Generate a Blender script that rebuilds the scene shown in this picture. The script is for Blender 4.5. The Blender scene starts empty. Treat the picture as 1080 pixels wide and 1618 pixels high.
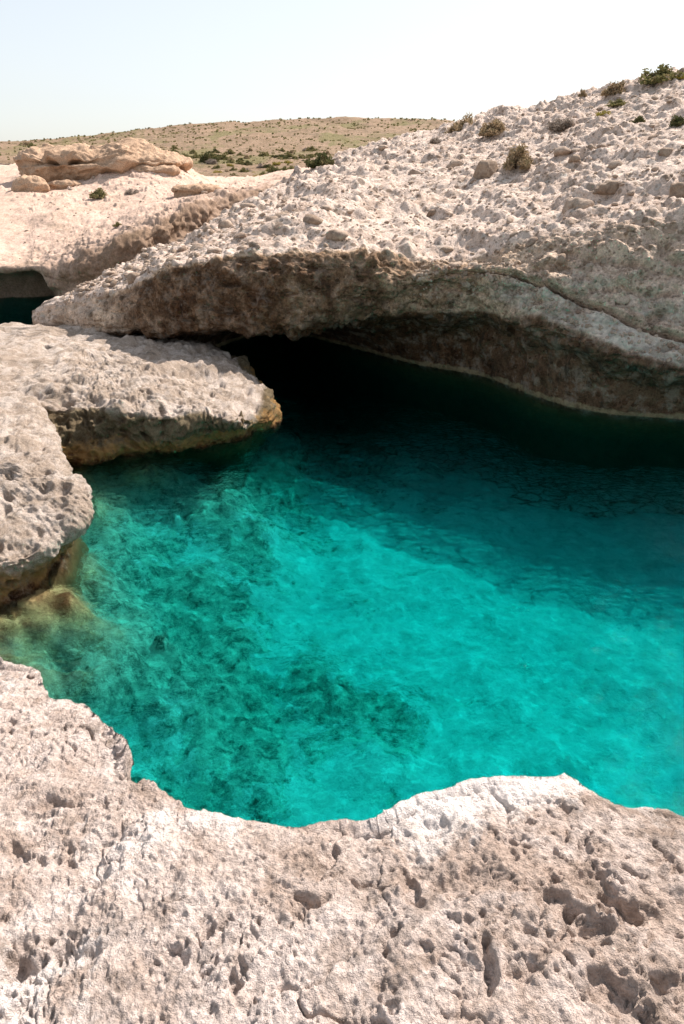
import bpy, math, random
import numpy as np
from mathutils import Vector, Matrix, Quaternion

# ---------------------------------------------------------------- camera, sky, sun, exposure
S = bpy.context.scene
C = S.collection
CAMZ, PITCH, FPX = 5.0, math.radians(26.5), 1079.0
cam = bpy.data.objects.new('camera', bpy.data.cameras.new('camera'))
C.objects.link(cam); S.camera = cam
cam.location = (0, 0, CAMZ)
cam.rotation_euler = (math.pi/2 - PITCH, 0, 0)
cam.data.sensor_fit = 'VERTICAL'; cam.data.sensor_height = 36; cam.data.lens = 36*FPX/1618
cam.data.clip_start = 0.05; cam.data.clip_end = 3000

SUN_AZ, SUN_EL = math.radians(45), math.radians(46)      # azimuth clockwise from +Y
wd = bpy.data.worlds.new('World'); S.world = wd; wd.use_nodes = True
wn = wd.node_tree
sky = wn.nodes.new('ShaderNodeTexSky'); sky.sky_type = 'NISHITA'; sky.sun_disc = False
sky.sun_elevation = SUN_EL; sky.sun_rotation = SUN_AZ
sky.air_density = 1.0; sky.dust_density = 1.2; sky.ozone_density = 1.4; sky.altitude = 0
hs = wn.nodes.new('ShaderNodeHueSaturation'); hs.inputs['Saturation'].default_value = .65; hs.inputs['Value'].default_value = 1.22
gm = wn.nodes.new('ShaderNodeGamma'); gm.inputs[1].default_value = .5
wn.links.new(sky.outputs[0], gm.inputs[0]); wn.links.new(gm.outputs[0], hs.inputs['Color']); wn.links.new(hs.outputs[0], wn.nodes['Background'].inputs[0])
wn.nodes['Background'].inputs[1].default_value = 0.145
sl = bpy.data.lights.new('sun', 'SUN'); sl.energy = 3.7; sl.angle = math.radians(0.5); sl.color = (1, .92, .855)
sun = bpy.data.objects.new('sun', sl); C.objects.link(sun)
sdir = Vector((math.sin(SUN_AZ)*math.cos(SUN_EL), math.cos(SUN_AZ)*math.cos(SUN_EL), math.sin(SUN_EL)))
sun.rotation_euler = sdir.to_track_quat('Z', 'Y').to_euler(); sun.location = sdir*60
vs = S.view_settings
vs.view_transform = 'Standard'; vs.look = 'None'; vs.gamma = 1; vs.use_curve_mapping = False
vs.exposure = 1.22
S.cycles.max_bounces = 8; S.cycles.transparent_max_bounces = 12
S.cycles.use_denoising = True
S.cycles.sample_clamp_indirect = 6

# ---------------------------------------------------------------- numeric helpers
CP, SP = math.cos(PITCH), math.sin(PITCH)
def ray(u, v):
    a = (u-540)/FPX; b = (809-v)/FPX
    return a, CP+b*SP, -SP+b*CP
def PY(u, v, Y):
    x, y, z = ray(u, v); t = Y/y
    return np.array([x*t, Y, CAMZ+z*t])
def PZ(u, v, Z):
    x, y, z = ray(u, v); t = (Z-CAMZ)/z
    return np.array([x*t, y*t, Z])

_rs = np.random.RandomState(7)
PERM = _rs.permutation(256).astype(np.int32); PERM = np.concatenate([PERM, PERM, PERM])
_g = _rs.normal(size=(256, 3)); GRAD = (_g/np.linalg.norm(_g, axis=1)[:, None]).astype(np.float32)
RAND = _rs.rand(256, 3).astype(np.float32)
def _hash(i, j, k): return PERM[(PERM[(PERM[i & 255] + j) & 255] + k) & 255]
def perlin(P, scale, seed=0.0):
    p = (P*scale + seed).astype(np.float32)
    i0 = np.floor(p).astype(np.int32); f = p - i0
    w = f*f*f*(f*(f*6-15)+10)
    out = 0
    for dx in (0, 1):
        wx = w[:, 0] if dx else 1-w[:, 0]
        for dy in (0, 1):
            wy = w[:, 1] if dy else 1-w[:, 1]
            for dz in (0, 1):
                wz = w[:, 2] if dz else 1-w[:, 2]
                g = GRAD[_hash(i0[:, 0]+dx, i0[:, 1]+dy, i0[:, 2]+dz)]
                out = out + wx*wy*wz*(g[:, 0]*(f[:, 0]-dx)+g[:, 1]*(f[:, 1]-dy)+g[:, 2]*(f[:, 2]-dz))
    return out*1.5
def fbm(P, scale, octs, gain=.5, seed=0.0, ridged=False):
    out = 0; a = 1.0; tot = 0
    for o in range(octs):
        n = perlin(P, scale*2**o, seed+o*13.7)
        if ridged: n = 1-2*np.abs(n)
        out = out + a*n; tot += a; a *= gain
    return out/tot
def worley(P, scale, seed=0.0):
    """F1 distance (cell units), and a random number of the nearest cell."""
    p = (P*scale + seed).astype(np.float32)
    i0 = np.floor(p).astype(np.int32); f = p - i0
    d1 = np.full(len(p), 9, np.float32); r = np.zeros(len(p), np.float32)
    for dx in (-1, 0, 1):
        for dy in (-1, 0, 1):
            for dz in (-1, 0, 1):
                h = _hash(i0[:, 0]+dx, i0[:, 1]+dy, i0[:, 2]+dz)
                c = RAND[h]
                d = (f[:, 0]-dx-c[:, 0])**2+(f[:, 1]-dy-c[:, 1])**2+(f[:, 2]-dz-c[:, 2])**2
                m = d < d1
                d1 = np.where(m, d, d1); r = np.where(m, RAND[(h*7+3) & 255, 1], r)
    return np.sqrt(d1), r
def sstep(x, a, b):
    t = np.clip((x-a)/(b-a), 0, 1); return t*t*(3-2*t)

def mesh_grid(name, P, mat, parent=None, closed=False, attrs=None, flip=False):
    """P: rows x cols x 3 grid of points -> one mesh object."""
    nr, nc = P.shape[:2]
    idx = np.arange(nr*nc).reshape(nr, nc)
    if closed: idx = np.concatenate([idx, idx[:, :1]], 1)
    q = np.stack([idx[:-1, :-1], idx[:-1, 1:], idx[1:, 1:], idx[1:, :-1]], -1).reshape(-1, 4)
    if flip: q = q[:, ::-1]
    m = bpy.data.meshes.new(name)
    m.vertices.add(nr*nc); m.vertices.foreach_set('co', np.ascontiguousarray(P, np.float32).ravel())
    m.loops.add(q.size); m.loops.foreach_set('vertex_index', np.ascontiguousarray(q).ravel().astype(np.int32))
    m.polygons.add(len(q)); m.polygons.foreach_set('loop_start', np.arange(0, q.size, 4, dtype=np.int32))
    m.update(calc_edges=True)
    m.polygons.foreach_set('use_smooth', np.ones(len(q), bool))
    for k, val in (attrs or {}).items():
        at = m.attributes.new(k, 'FLOAT', 'POINT'); at.data.foreach_set('value', np.ascontiguousarray(val, np.float32).ravel())
    m.materials.append(mat)
    o = bpy.data.objects.new(name, m); C.objects.link(o); o.parent = parent
    return o
def mesh_faces(name, V, F, mat, parent=None, smooth=True, link=True):
    """V: n x 3, F: m x k (k = 3 or 4)."""
    F = np.asarray(F, np.int32); k = F.shape[1]
    m = bpy.data.meshes.new(name)
    m.vertices.add(len(V)); m.vertices.foreach_set('co', np.ascontiguousarray(V, np.float32).ravel())
    m.loops.add(F.size); m.loops.foreach_set('vertex_index', F.ravel())
    m.polygons.add(len(F)); m.polygons.foreach_set('loop_start', np.arange(0, F.size, k, dtype=np.int32))
    m.update(calc_edges=True)
    m.polygons.foreach_set('use_smooth', np.full(len(F), smooth))
    for mm in (mat if isinstance(mat, (list, tuple)) else [mat]): m.materials.append(mm)
    if not link: return m
    o = bpy.data.objects.new(name, m); C.objects.link(o); o.parent = parent
    return o
def grid_normals(P, closed=False):
    if closed:
        du = np.roll(P, -1, 1)-np.roll(P, 1, 1)
    else:
        du = np.gradient(P, axis=1)
    dv = np.gradient(P, axis=0)
    n = np.cross(du, dv); l = np.linalg.norm(n, axis=2, keepdims=True)
    return n/np.maximum(l, 1e-9)
def resample(A, counts, axis, tension=.5, closed=False):
    """Cardinal-spline interpolation of control points along an axis, counts = samples per segment."""
    A = np.moveaxis(np.asarray(A, float), axis, 0); n = len(A); out = []; par = []
    for s in range(n if closed else n-1):
        if closed: p0, p1, p2, p3 = A[(s-1) % n], A[s], A[(s+1) % n], A[(s+2) % n]
        else: p0, p1, p2, p3 = A[max(s-1, 0)], A[s], A[s+1], A[min(s+2, n-1)]
        last = (not closed and s == n-2)
        t = np.linspace(0, 1, counts[s]+(1 if last else 0), endpoint=last)
        t = t.reshape((-1,)+(1,)*(A.ndim-1))
        m1 = tension*(p2-p0); m2 = tension*(p3-p1)
        out.append((2*t**3-3*t**2+1)*p1+(t**3-2*t**2+t)*m1+(-2*t**3+3*t**2)*p2+(t**3-t**2)*m2)
        par.append(s+t.ravel())
    return np.moveaxis(np.concatenate(out, 0), 0, axis), np.concatenate(par)
def tag(o, label=None, cat=None, group=None, kind=None):
    if label: o['label'] = label
    if cat: o['category'] = cat
    if group: o['group'] = group
    if kind: o['kind'] = kind
    return o

# ---------------------------------------------------------------- materials
def new_mat(name):
    m = bpy.data.materials.new(name); m.use_nodes = True; t = m.node_tree; t.nodes.clear()
    out = t.nodes.new('ShaderNodeOutputMaterial')
    return m, t, out
class N:
    """tiny node builder"""
    def __init__(s, t): s.t = t
    def node(s, k, **kw):
        n = s.t.nodes.new(k)
        for a, b in kw.items(): setattr(n, a, b)
        return n
    def set(s, sock, v):
        if isinstance(v, bpy.types.NodeSocket): s.t.links.new(v, sock)
        elif v is not None: sock.default_value = v
    def pos(s): 
        return s.node('ShaderNodeNewGeometry').outputs['Position']
    def obj(s):
        return s.node('ShaderNodeTexCoord').outputs['Object']
    def mapping(s, vec, scale):
        n = s.node('ShaderNodeMapping'); s.set(n.inputs[0], vec); n.inputs['Scale'].default_value = scale; return n.outputs[0]
    def noise(s, vec, scale, detail=4, rough=.55, dist=0):
        n = s.node('ShaderNodeTexNoise'); s.set(n.inputs['Vector'], vec)
        n.inputs['Scale'].default_value = scale; n.inputs['Detail'].default_value = detail
        n.inputs['Roughness'].default_value = rough; n.inputs['Distortion'].default_value = dist
        return n.outputs['Fac']
    def voro(s, vec, scale, feature='F1', rnd=1, out='Distance'):
        n = s.node('ShaderNodeTexVoronoi', feature=feature); s.set(n.inputs['Vector'], vec)
        n.inputs['Scale'].default_value = scale; n.inputs['Randomness'].default_value = rnd
        return n.outputs[out]
    def ramp(s, fac, stops, interp='LINEAR'):
        n = s.node('ShaderNodeValToRGB'); n.color_ramp.interpolation = interp
        e = n.color_ramp.elements
        while len(e) < len(stops): e.new(.5)
        for x, (p, c) in zip(e, stops):
            x.position = p; x.color = (c, c, c, 1) if not isinstance(c, tuple) else (*c, 1)
        s.set(n.inputs[0], fac); return n.outputs[0]
    def mix(s, fac, a, b, mode='MIX'):
        n = s.node('ShaderNodeMix', data_type='RGBA', blend_type=mode)
        s.set(n.inputs[0], fac)
        for sock, v in ((n.inputs[6], a), (n.inputs[7], b)):
            s.set(sock, (*v, 1) if isinstance(v, tuple) and len(v) == 3 else v)
        return n.outputs[2]
    def math(s, op, a, b=None, c=None, clamp=False):
        n = s.node('ShaderNodeMath', operation=op, use_clamp=clamp)
        for i, v in enumerate((a, b, c)):
            if v is not None: s.set(n.inputs[i], v)
        return n.outputs[0]
    def attr(s, name):
        n = s.node('ShaderNodeAttribute'); n.attribute_name = name; return n.outputs['Fac']
    def zed(s, vec):
        n = s.node('ShaderNodeSeparateXYZ'); s.set(n.inputs[0], vec); return n.outputs[2]
    def bump(s, h, dist, strength=1, normal=None):
        n = s.node('ShaderNodeBump'); n.inputs['Strength'].default_value = strength
        n.inputs['Distance'].default_value = dist; s.set(n.inputs['Height'], h)
        if normal is not None: s.set(n.inputs['Normal'], normal)
        return n.outputs[0]
    def principled(s, col, rough, normal=None, spec=.3):
        n = s.node('ShaderNodeBsdfPrincipled'); s.set(n.inputs['Base Color'], (*col, 1) if isinstance(col, tuple) else col)
        s.set(n.inputs['Roughness'], rough); n.inputs['Specular IOR Level'].default_value = spec
        if normal is not None: s.set(n.inputs['Normal'], normal)
        return n.outputs[0]

def rock_mat(name, pale, mid, dark, k=1.0, bumpd=.02, pebbles=0.0, cover=.5, stain=None, tide=None, fine=1.0, extra=None, mott=0):
    """weathered limestone / tuff. k: feature frequency, pebbles: how strongly cobbles in the matrix show."""
    m, t, out = new_mat(name); n = N(t); p = n.pos()
    a = n.noise(p, 1.1*k, 6, .6, .3); b = n.noise(p, 5.5*k, 6, .65, .2); c = n.noise(p, 34*k, 5, .7)
    f = n.math('ADD', n.math('MULTIPLY', a, .55), n.math('MULTIPLY', b, .45))
    w = .05
    col = n.mix(n.ramp(f, [(cover-w-.03, 0.0), (cover+w, 1.0)]), mid, pale)
    c2 = n.ramp(n.noise(p, 2.3*k, 8, .72, .6), [(.32, 1.0), (.47, 0.0)])
    col = n.mix(n.math('MULTIPLY', c2, .8), col, dark)
    sp = n.ramp(c, [(.36, 0.55), (.62, 1.25)])
    col = n.mix(.75, col, sp, 'MULTIPLY')
    h = n.math('ADD', n.math('MULTIPLY', b, .8), n.math('MULTIPLY', c, .5*fine))
    h2 = n.noise(p, 120*k, 3, .7)
    h = n.math('ADD', h, n.math('MULTIPLY', h2, .22*fine))
    if pebbles > 0:
        wv = n.node('ShaderNodeVectorMath', operation='ADD')
        nz = n.node('ShaderNodeTexNoise'); n.set(nz.inputs['Vector'], p); nz.inputs['Scale'].default_value = 3
        sc = n.node('ShaderNodeVectorMath', operation='SCALE'); n.set(sc.inputs[0], nz.outputs['Color']); sc.inputs['Scale'].default_value = .16
        n.set(wv.inputs[0], p); n.set(wv.inputs[1], sc.outputs[0])
        for s_, amt in ((2.1, .9), (4.6, 1.0), (10.0, .9)):
            vn = n.node('ShaderNodeTexVoronoi'); n.set(vn.inputs['Vector'], wv.outputs[0]); vn.inputs['Scale'].default_value = s_
            d = vn.outputs['Distance']; rc = n.node('ShaderNodeSeparateColor'); n.set(rc.inputs[0], vn.outputs['Color'])
            pick = n.ramp(rc.outputs[0], [(.38, 0.0), (.42, 1.0)])
            inside = n.math('MULTIPLY', n.ramp(d, [(.30, 1.0), (.36, 0.0)]), pick)
            rim = n.math('MULTIPLY', n.ramp(d, [(.28, 0.0), (.34, 1.0), (.40, 0.0)]), pick)
            pc = n.ramp(rc.outputs[1], [(0, (.11, .08, .055)), (.3, (.24, .165, .11)), (.65, (.36, .27, .20)), (1, (.52, .49, .44))])
            col = n.mix(n.math('MULTIPLY', inside, pebbles*amt*.85), col, pc)
            col = n.mix(n.math('MULTIPLY', rim, pebbles*amt*.7), col, pale)
            h = n.math('ADD', h, n.math('MULTIPLY', inside, .5*amt*pebbles))
    if stain:                                   # stain: list of (attribute, colour, noise scale, lo, hi, strength)
        for at, sc_, ns, lo, hi, st in stain:
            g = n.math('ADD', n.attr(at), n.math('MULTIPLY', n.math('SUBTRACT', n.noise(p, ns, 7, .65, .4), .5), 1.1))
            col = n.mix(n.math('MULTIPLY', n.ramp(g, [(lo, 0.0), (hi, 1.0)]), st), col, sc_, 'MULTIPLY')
    if mott:
        g = n.math('ADD', n.attr('pale'), n.math('MULTIPLY', n.math('SUBTRACT', n.noise(p, 2.4, 7, .7), .5), 1.5))
        col = n.mix(n.math('MULTIPLY', n.ramp(g, [(.4, 0.0), (.8, 1.0)]), .6), col, (.58, .565, .50))
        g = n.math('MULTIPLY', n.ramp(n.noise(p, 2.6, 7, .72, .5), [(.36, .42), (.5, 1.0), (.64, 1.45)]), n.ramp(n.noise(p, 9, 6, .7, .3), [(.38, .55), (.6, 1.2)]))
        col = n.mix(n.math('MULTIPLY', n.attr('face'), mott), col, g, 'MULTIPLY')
    if mott:
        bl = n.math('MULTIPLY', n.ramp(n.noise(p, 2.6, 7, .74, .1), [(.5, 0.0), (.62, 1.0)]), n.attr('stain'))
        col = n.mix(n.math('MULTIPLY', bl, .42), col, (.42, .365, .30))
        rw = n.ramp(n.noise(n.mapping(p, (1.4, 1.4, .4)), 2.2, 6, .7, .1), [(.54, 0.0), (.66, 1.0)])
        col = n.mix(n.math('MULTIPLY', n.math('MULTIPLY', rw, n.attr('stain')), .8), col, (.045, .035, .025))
    if tide:                                    # tide: list of (z centre, half width, colour, strength): growth and stain lines
        z = n.math('ADD', n.zed(p), n.math('MULTIPLY', n.math('SUBTRACT', n.noise(p, 2.2, 6, .7), .5), tide[0]))
        for z0, hw, tc, st in tide[1]:
            d = n.math('ABSOLUTE', n.math('SUBTRACT', z, z0))
            mk = n.ramp(n.math('DIVIDE', d, hw), [(.55, 1.0), (1.0, 0.0)])
            brk = n.ramp(n.noise(p, 7, 6, .75), [(.35, .3), (.55, 1.0)])
            col = n.mix(n.math('MULTIPLY', n.math('MULTIPLY', mk, brk), st), col, tc)
    if tide:                                    # below the tide line everything is covered in dark weed
        uw = n.ramp(n.math('ADD', n.math('MULTIPLY', z, -1), .2), [(.25, 0.0), (.42, 1.0)])
        col = n.mix(uw, col, n.mix(n.ramp(n.math('MULTIPLY', z, -1), [(.35, 0.0), (.8, 1.0)]), n.mix(n.noise(p, 6, 6, .75), (.10, .04, .015), (.30, .15, .06)), n.mix(n.noise(p, 4, 5, .7), (.02, .03, .015), (.09, .085, .045))))
    nb = n.bump(h, bumpd, .9)
    if extra: col = extra(n, p, col)
    t.links.new(n.principled(col, .92, nb, .15), out.inputs[0])
    return m

M = {}
def crust(n, p, col):                           # white salt crust on parts of the ledge
    g = n.math('ADD', n.attr('crust'), n.math('MULTIPLY', n.math('SUBTRACT', n.noise(p, 3.2, 8, .74, .4), .5), 2.0))
    return n.mix(n.math('MULTIPLY', n.ramp(g, [(.35, 0.0), (.62, 1.0)]), .9), col, (.84, .76, .71))
M['ledge'] = rock_mat('pale pitted coastal rock', (.68, .57, .51), (.48, .37, .305), (.21, .16, .125), k=1.5, bumpd=.032, cover=.51, fine=1.8, extra=crust)
M['hill'] = rock_mat('rubbly conglomerate', (.71, .57, .475), (.54, .40, .31), (.23, .15, .105), k=.8, bumpd=.08, pebbles=.85, cover=.47,
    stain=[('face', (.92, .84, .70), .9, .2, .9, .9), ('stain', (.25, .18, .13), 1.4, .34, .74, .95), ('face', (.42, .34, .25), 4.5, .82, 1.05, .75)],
    tide=(.35, [(.05, .09, (.40, .33, .19), .65)]), mott=.75)
M['prom'] = rock_mat('shore rock', (.66, .555, .475), (.44, .345, .27), (.14, .115, .085), k=1.5, bumpd=.06, cover=.53, fine=1.6,
    stain=[('face', (.30, .27, .17), 1.8, .4, .8, .92)],
    tide=(.9, [(.08, .25, (.17, .07, .02), .9), (.22, .2, (.42, .25, .09), .65), (-.12, .14, (.05, .02, .008), .95), (-2.3, 2.15, (.05, .055, .03), .9)]))
M['sand'] = rock_mat('pink sandy slope', (.58, .42, .33), (.50, .36, .275), (.33, .24, .175), k=.35, bumpd=.02, cover=.5, fine=.5,
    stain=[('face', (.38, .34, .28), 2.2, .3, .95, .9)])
M['sandstone'] = rock_mat('weathered tan sandstone', (.56, .385, .26), (.44, .295, .195), (.24, .15, .095), k=.6, bumpd=.08, cover=.5)
M['stone'] = rock_mat('loose grey brown stone', (.46, .36, .28), (.30, .215, .16), (.16, .12, .09), k=1.6, bumpd=.02, cover=.5)
M['boulder'] = rock_mat('brown tan boulder', (.42, .32, .24), (.30, .21, .15), (.17, .12, .085), k=2.2, bumpd=.05, cover=.5)

def leaf_mat(name, c1, c2, dry):
    m, t, out = new_mat(name); n = N(t)
    oi = n.node('ShaderNodeObjectInfo'); p = n.obj()
    col = n.mix(n.ramp(n.noise(p, 5, 3), [(.35, 0.0), (.65, 1.0)]), c1, c2)
    col = n.mix(n.ramp(n.noise(p, 2.5, 4, .7), [(.5, 0.0), (.62, 1.0)]), col, dry)
    d = n.node('ShaderNodeBsdfDiffuse'); n.set(d.inputs[0], col)
    tr = n.node('ShaderNodeBsdfTranslucent'); n.set(tr.inputs[0], col)
    mx = n.node('ShaderNodeMixShader'); mx.inputs[0].default_value = .25
    t.links.new(d.outputs[0], mx.inputs[1]); t.links.new(tr.outputs[0], mx.inputs[2]); t.links.new(mx.outputs[0], out.inputs[0])
    return m
M['leaf_green'] = leaf_mat('olive leaves', (.15, .15, .06), (.23, .21, .09), (.32, .24, .13))
M['leaf_dark'] = leaf_mat('dark green leaves', (.06, .07, .03), (.11, .11, .045), (.19, .15, .08))
M['leaf_brown'] = leaf_mat('dry brown twigs', (.33, .24, .15), (.42, .32, .2), (.18, .15, .08))
M['leaf_grey'] = leaf_mat('grey dead twigs', (.30, .25, .21), (.36, .30, .25), (.24, .19, .15))
M['leaf_yellow'] = leaf_mat('yellow flowering leaves', (.30, .25, .06), (.22, .21, .06), (.42, .3, .05))
M['wood'] = leaf_mat('grey brown wood', (.16, .12, .09), (.11, .085, .06), (.08, .06, .045))

# ---------------------------------------------------------------- the hillside with the overhang
#  columns: u, then per feature (v, Y)
cols = [
 # u     A(v,Y)         B(v,Y)        M(v,Y)        D(v,Y)        E(v,Y)
 (  52, (512, 20.6), (510, 20.50), (506, 20.5), (503, 20.6), (501, 20.9)),
 (  85, (520, 20.2), (514, 19.95), (500, 19.9), (487, 20.1), (482, 21.0)),
 ( 125, (525, 19.9), (520, 19.50), (500, 19.5), (478, 19.9), (463, 21.4)),
 ( 200, (532, 19.6), (526, 18.50), (490, 18.6), (455, 19.1), (431, 22.6)),
 ( 280, (534, 19.6), (528, 17.85), (475, 17.8), (424, 18.3), (391, 24.5)),
 ( 350, (530, 21.8), (524, 17.50), (465, 17.4), (411, 17.9), (350, 27.0)),
 ( 440, (526, 24.0), (521, 17.40), (460, 17.2), (403, 17.7), (300, 32.0)),
 ( 540, (543, 22.0), (507, 17.80), (450, 17.4), (400, 17.8), (252, 38.0)),
 ( 650, (574, 19.8), (495, 17.80), (438, 17.5), (409, 18.2), (217, 40.0)),
 ( 760, (594, 18.3), (500, 17.20), (428, 17.1), (406, 17.9), (191, 40.0)),
 ( 860, (632, 16.2), (522, 15.75), (452, 16.2), (382, 17.2), (171, 38.0)),
 ( 960, (652, 15.15), (557, 14.5), (492, 15.1), (362, 16.6), (147, 36.0)),
 (1080, (662, 14.7), (592, 13.9), (537, 14.4), (348, 16.0), (118, 34.0)),
 (1250, (690, 13.7), (624, 12.8), (566, 13.3), (345, 15.2), ( 84, 32.0)),
 (1500, (715, 12.8), (650, 12.0), (585, 12.5), (345, 14.4), ( 55, 30.0)),
 (1900, (735, 12.0), (665, 11.4), (600, 11.9), (345, 13.9), ( 30, 28.0)),
 (2600, (745, 11.7), (675, 11.2), (605, 11.6), (345, 13.6), ( 20, 27.0)),
]
ctrl = []
for u, A, B, Mi, D, E_ in cols:
    a, b, mi, d, e = PY(u, *A), PY(u, *B), PY(u, *Mi), PY(u, *D), PY(u, *E_)
    if u < 300: a[2] = min(a[2], b[2]-.12)
    foot = a + np.array([0, .4, -1.3]); deep = np.array([a[0], a[1]+1.2, -7.5])
    rec = a*.45+b*.55 + np.array([0, .45, .12]) if u >= 350 else a*.5+b*.5
    s1 = d + (e-d)*.10 + np.array([0, 0, .12]); s2 = d+(e-d)*.38 + np.array([0, 0, .22]); s3 = d+(e-d)*.7+np.array([0, 0, .15])
    b1 = e + np.array([0, 3.5, -.5]); b2 = e + np.array([0, 14., -4.0 if u > 300 else -1.8])
    if u < 300: b1 = e+np.array([0, .8, -.6]); b2 = e+np.array([0, 2.2, -2.6])
    elif u < 460: b1 = e+np.array([0, 1.5, -.4]); b2 = e+np.array([0, 7, -2.0])
    ctrl.append([deep, foot, a, rec, b, mi, d, s1, s2, s3, e, b1, b2])
ctrl = np.array(ctrl)                                    # columns x features x 3
G, uc = resample(ctrl, [14, 22, 40, 40, 40, 44, 52, 56, 58, 60, 60, 66, 70, 40, 28, 22], 0, .5)
G, vc = resample(G, [6, 10, 14, 22, 68, 68, 24, 70, 90, 70, 20, 8], 1, .42)
# u index of feature columns -> vc: deep0 foot1 A2 rec3 B4 M5 D6 s1 7 s2 8 s3 9 E10 b11 b12
G = np.moveaxis(G, 0, 1)                                 # rows = profile, cols = along
UC, VC = np.meshgrid(uc, vc)
Nn = grid_normals(G)                                     # along x profile
if Nn[VC > 9][:, 2].mean() < 0: Nn = -Nn
P = G.reshape(-1, 3); NR = Nn.reshape(-1, 3); uf = UC.ravel(); vf = VC.ravel()
lipz = np.exp(-((vf-6)/.5)**2)
amp = np.interp(vf, [0, 2, 3, 4, 5, 6, 7, 10, 12], [.5, .4, 1.1, 1.1, 1.3, 1.1, 1, 1.1, 1])
amp *= np.interp(uf, [0, 2, 4, 6], [.35, .6, .85, 1])
big = fbm(P, .38, 3, .5, 3.1)*.42
med = fbm(P, 1.3, 4, .55, 9.2)*.16
wst = P*np.array([.7, .7, 2.2])+P[:, :1]*np.array([0, 0, .0])
rug = sstep(fbm(P, .33, 3, .5, 61.), -.25, .3)
warp = P + np.stack([perlin(P, 1.5, 5.), perlin(P, 1.5, 15.), perlin(P, 1.5, 25.)], 1)*.22
w1, r1 = worley(warp*np.array([1, 1, 1.3]), 1.7, 2.0)
w2, r2 = worley(warp, 4.3, 8.0)
slope = sstep(vf, 5.6, 6.6)
lump1 = sstep(.55-w1, 0, .42)*(r1 > .45)*.13
lump2 = sstep(.55-w2, 0, .40)*(r2 > .35)*.062
rid = fbm(P, 2.4, 3, .5, 31., True)*.06
fine = fbm(P, 9, 2, .5, 4.)*.022
disp = (big*.7 + med + (lump1*1.3+lump2*1.25)*(.9-.1*slope)*(.35+.65*rug) + rid*(.3+.7*rug) + fine*(1+rug) + slope*np.clip(fbm(wst, .75, 4, .6, 33.)+.05, 0, 1)*.65 - (1-slope)*np.clip(fbm(P*np.array([.8, .8, 2.]), 1.5, 4, .6, 133.)-.05, 0, 1)*.45)*amp
# crack on the right part of the face: upper block overhangs the slab under it
ck = sstep(uf, 8.4, 9.4)*sstep(-vf, -5.6, -5.1)
cj = 5.0 + .05*perlin(P, .9, 77.) + .03*perlin(P, 3.1, 77.)
dv_ = vf - cj
disp += sstep(uf, 8.4, 9.6)*(-.50*np.exp(-(dv_/.04)**2) + .22*np.exp(-np.maximum(dv_, 0)/.2)*(dv_ > 0) + .05*np.exp(-np.maximum(-dv_, 0)/.12)*(dv_ < 0))
# a second shallow bedding line on the right
d2 = vf-(5.55+.05*perlin(P, .7, 41.))
disp += sstep(uf, 10.2, 11.2)*(-.12*np.exp(-(d2/.03)**2)+.06*np.exp(-np.maximum(d2, 0)/.1)*(d2 > 0))
HP = P + NR*disp[:, None]
# stain: dark brown weathering on the left face and in the recess under the lip
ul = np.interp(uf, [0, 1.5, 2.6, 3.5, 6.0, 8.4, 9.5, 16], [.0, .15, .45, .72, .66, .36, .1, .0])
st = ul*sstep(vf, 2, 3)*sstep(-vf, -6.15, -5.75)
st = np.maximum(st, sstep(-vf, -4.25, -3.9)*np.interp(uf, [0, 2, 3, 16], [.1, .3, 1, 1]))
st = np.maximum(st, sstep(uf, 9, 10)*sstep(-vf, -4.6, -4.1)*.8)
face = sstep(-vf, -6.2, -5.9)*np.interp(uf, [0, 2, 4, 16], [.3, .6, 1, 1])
HN, HV, HU = NR.copy(), vf.copy(), uf.copy()
pl = np.maximum(sstep(uf, 7.9, 10.)*sstep(vf, 4.15, 4.45)*sstep(-vf, -5.02, -4.9)*.75, sstep(uf, 9.2, 10.5)*sstep(vf, 5.05, 5.15)*sstep(-vf, -5.7, -5.3)*.5)
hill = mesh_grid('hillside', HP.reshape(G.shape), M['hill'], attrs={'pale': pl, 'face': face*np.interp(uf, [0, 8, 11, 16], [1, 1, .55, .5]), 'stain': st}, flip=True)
tag(hill, 'pale rubbly hillside rising right from an overhanging dark cave lip', 'hillside', kind='structure')

# ---------------------------------------------------------------- sandy slope with the dark ridge and the left cave
sc_cols = [
 # u      roof lip (v,Y)   top K (v,Y)     T1          T2          T3 (mound)   T4 behind
 (-700, (440, 24.0), (425, 24.2), (360, 31), (300, 40), (272, 50), (268, 66)),
 (-300, (436, 25.5), (422, 25.8), (352, 32), (296, 41), (268, 50), (266, 66)),
 (   0, (431, 27.0), (418, 27.3), (345, 33), (292, 41), (268, 47), (264, 66)),
 (  60, (428, 27.0), (416, 27.2), (342, 33), (291, 41), (266, 46), (264, 66)),
 ( 100, (470, 25.8), (414, 26.6), (340, 33), (290, 40), (266, 45), (266, 66)),
 ( 165, (480, 24.8), (386, 26.0), (338, 33), (290, 39), (263, 44), (272, 66)),
 ( 225, (460, 24.6), (357, 26.5), (320, 34), (288, 39), (258, 44), (278, 66)),
 ( 270, (430, 25.6), (337, 27.6), (310, 35), (284, 40), (256, 44), (280, 66)),
 ( 300, (415, 27.0), (322, 29.0), (304, 36), (284, 41), (270, 46), (281, 66)),
 ( 345, (385, 29.0), (310, 31.0), (301, 37), (293, 43), (289, 49), (282, 66)),
 ( 400, (350, 31.0), (308, 33.0), (298, 39), (289, 45), (284, 52), (280, 68)),
 ( 480, (320, 34.0), (290, 36.5), (283, 42), (276, 48), (269, 56), (268, 72)),
 ( 560, (300, 38.0), (275, 41.0), (268, 46), (262, 52), (258, 60), (256, 76)),
]
ctrl = []
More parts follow.
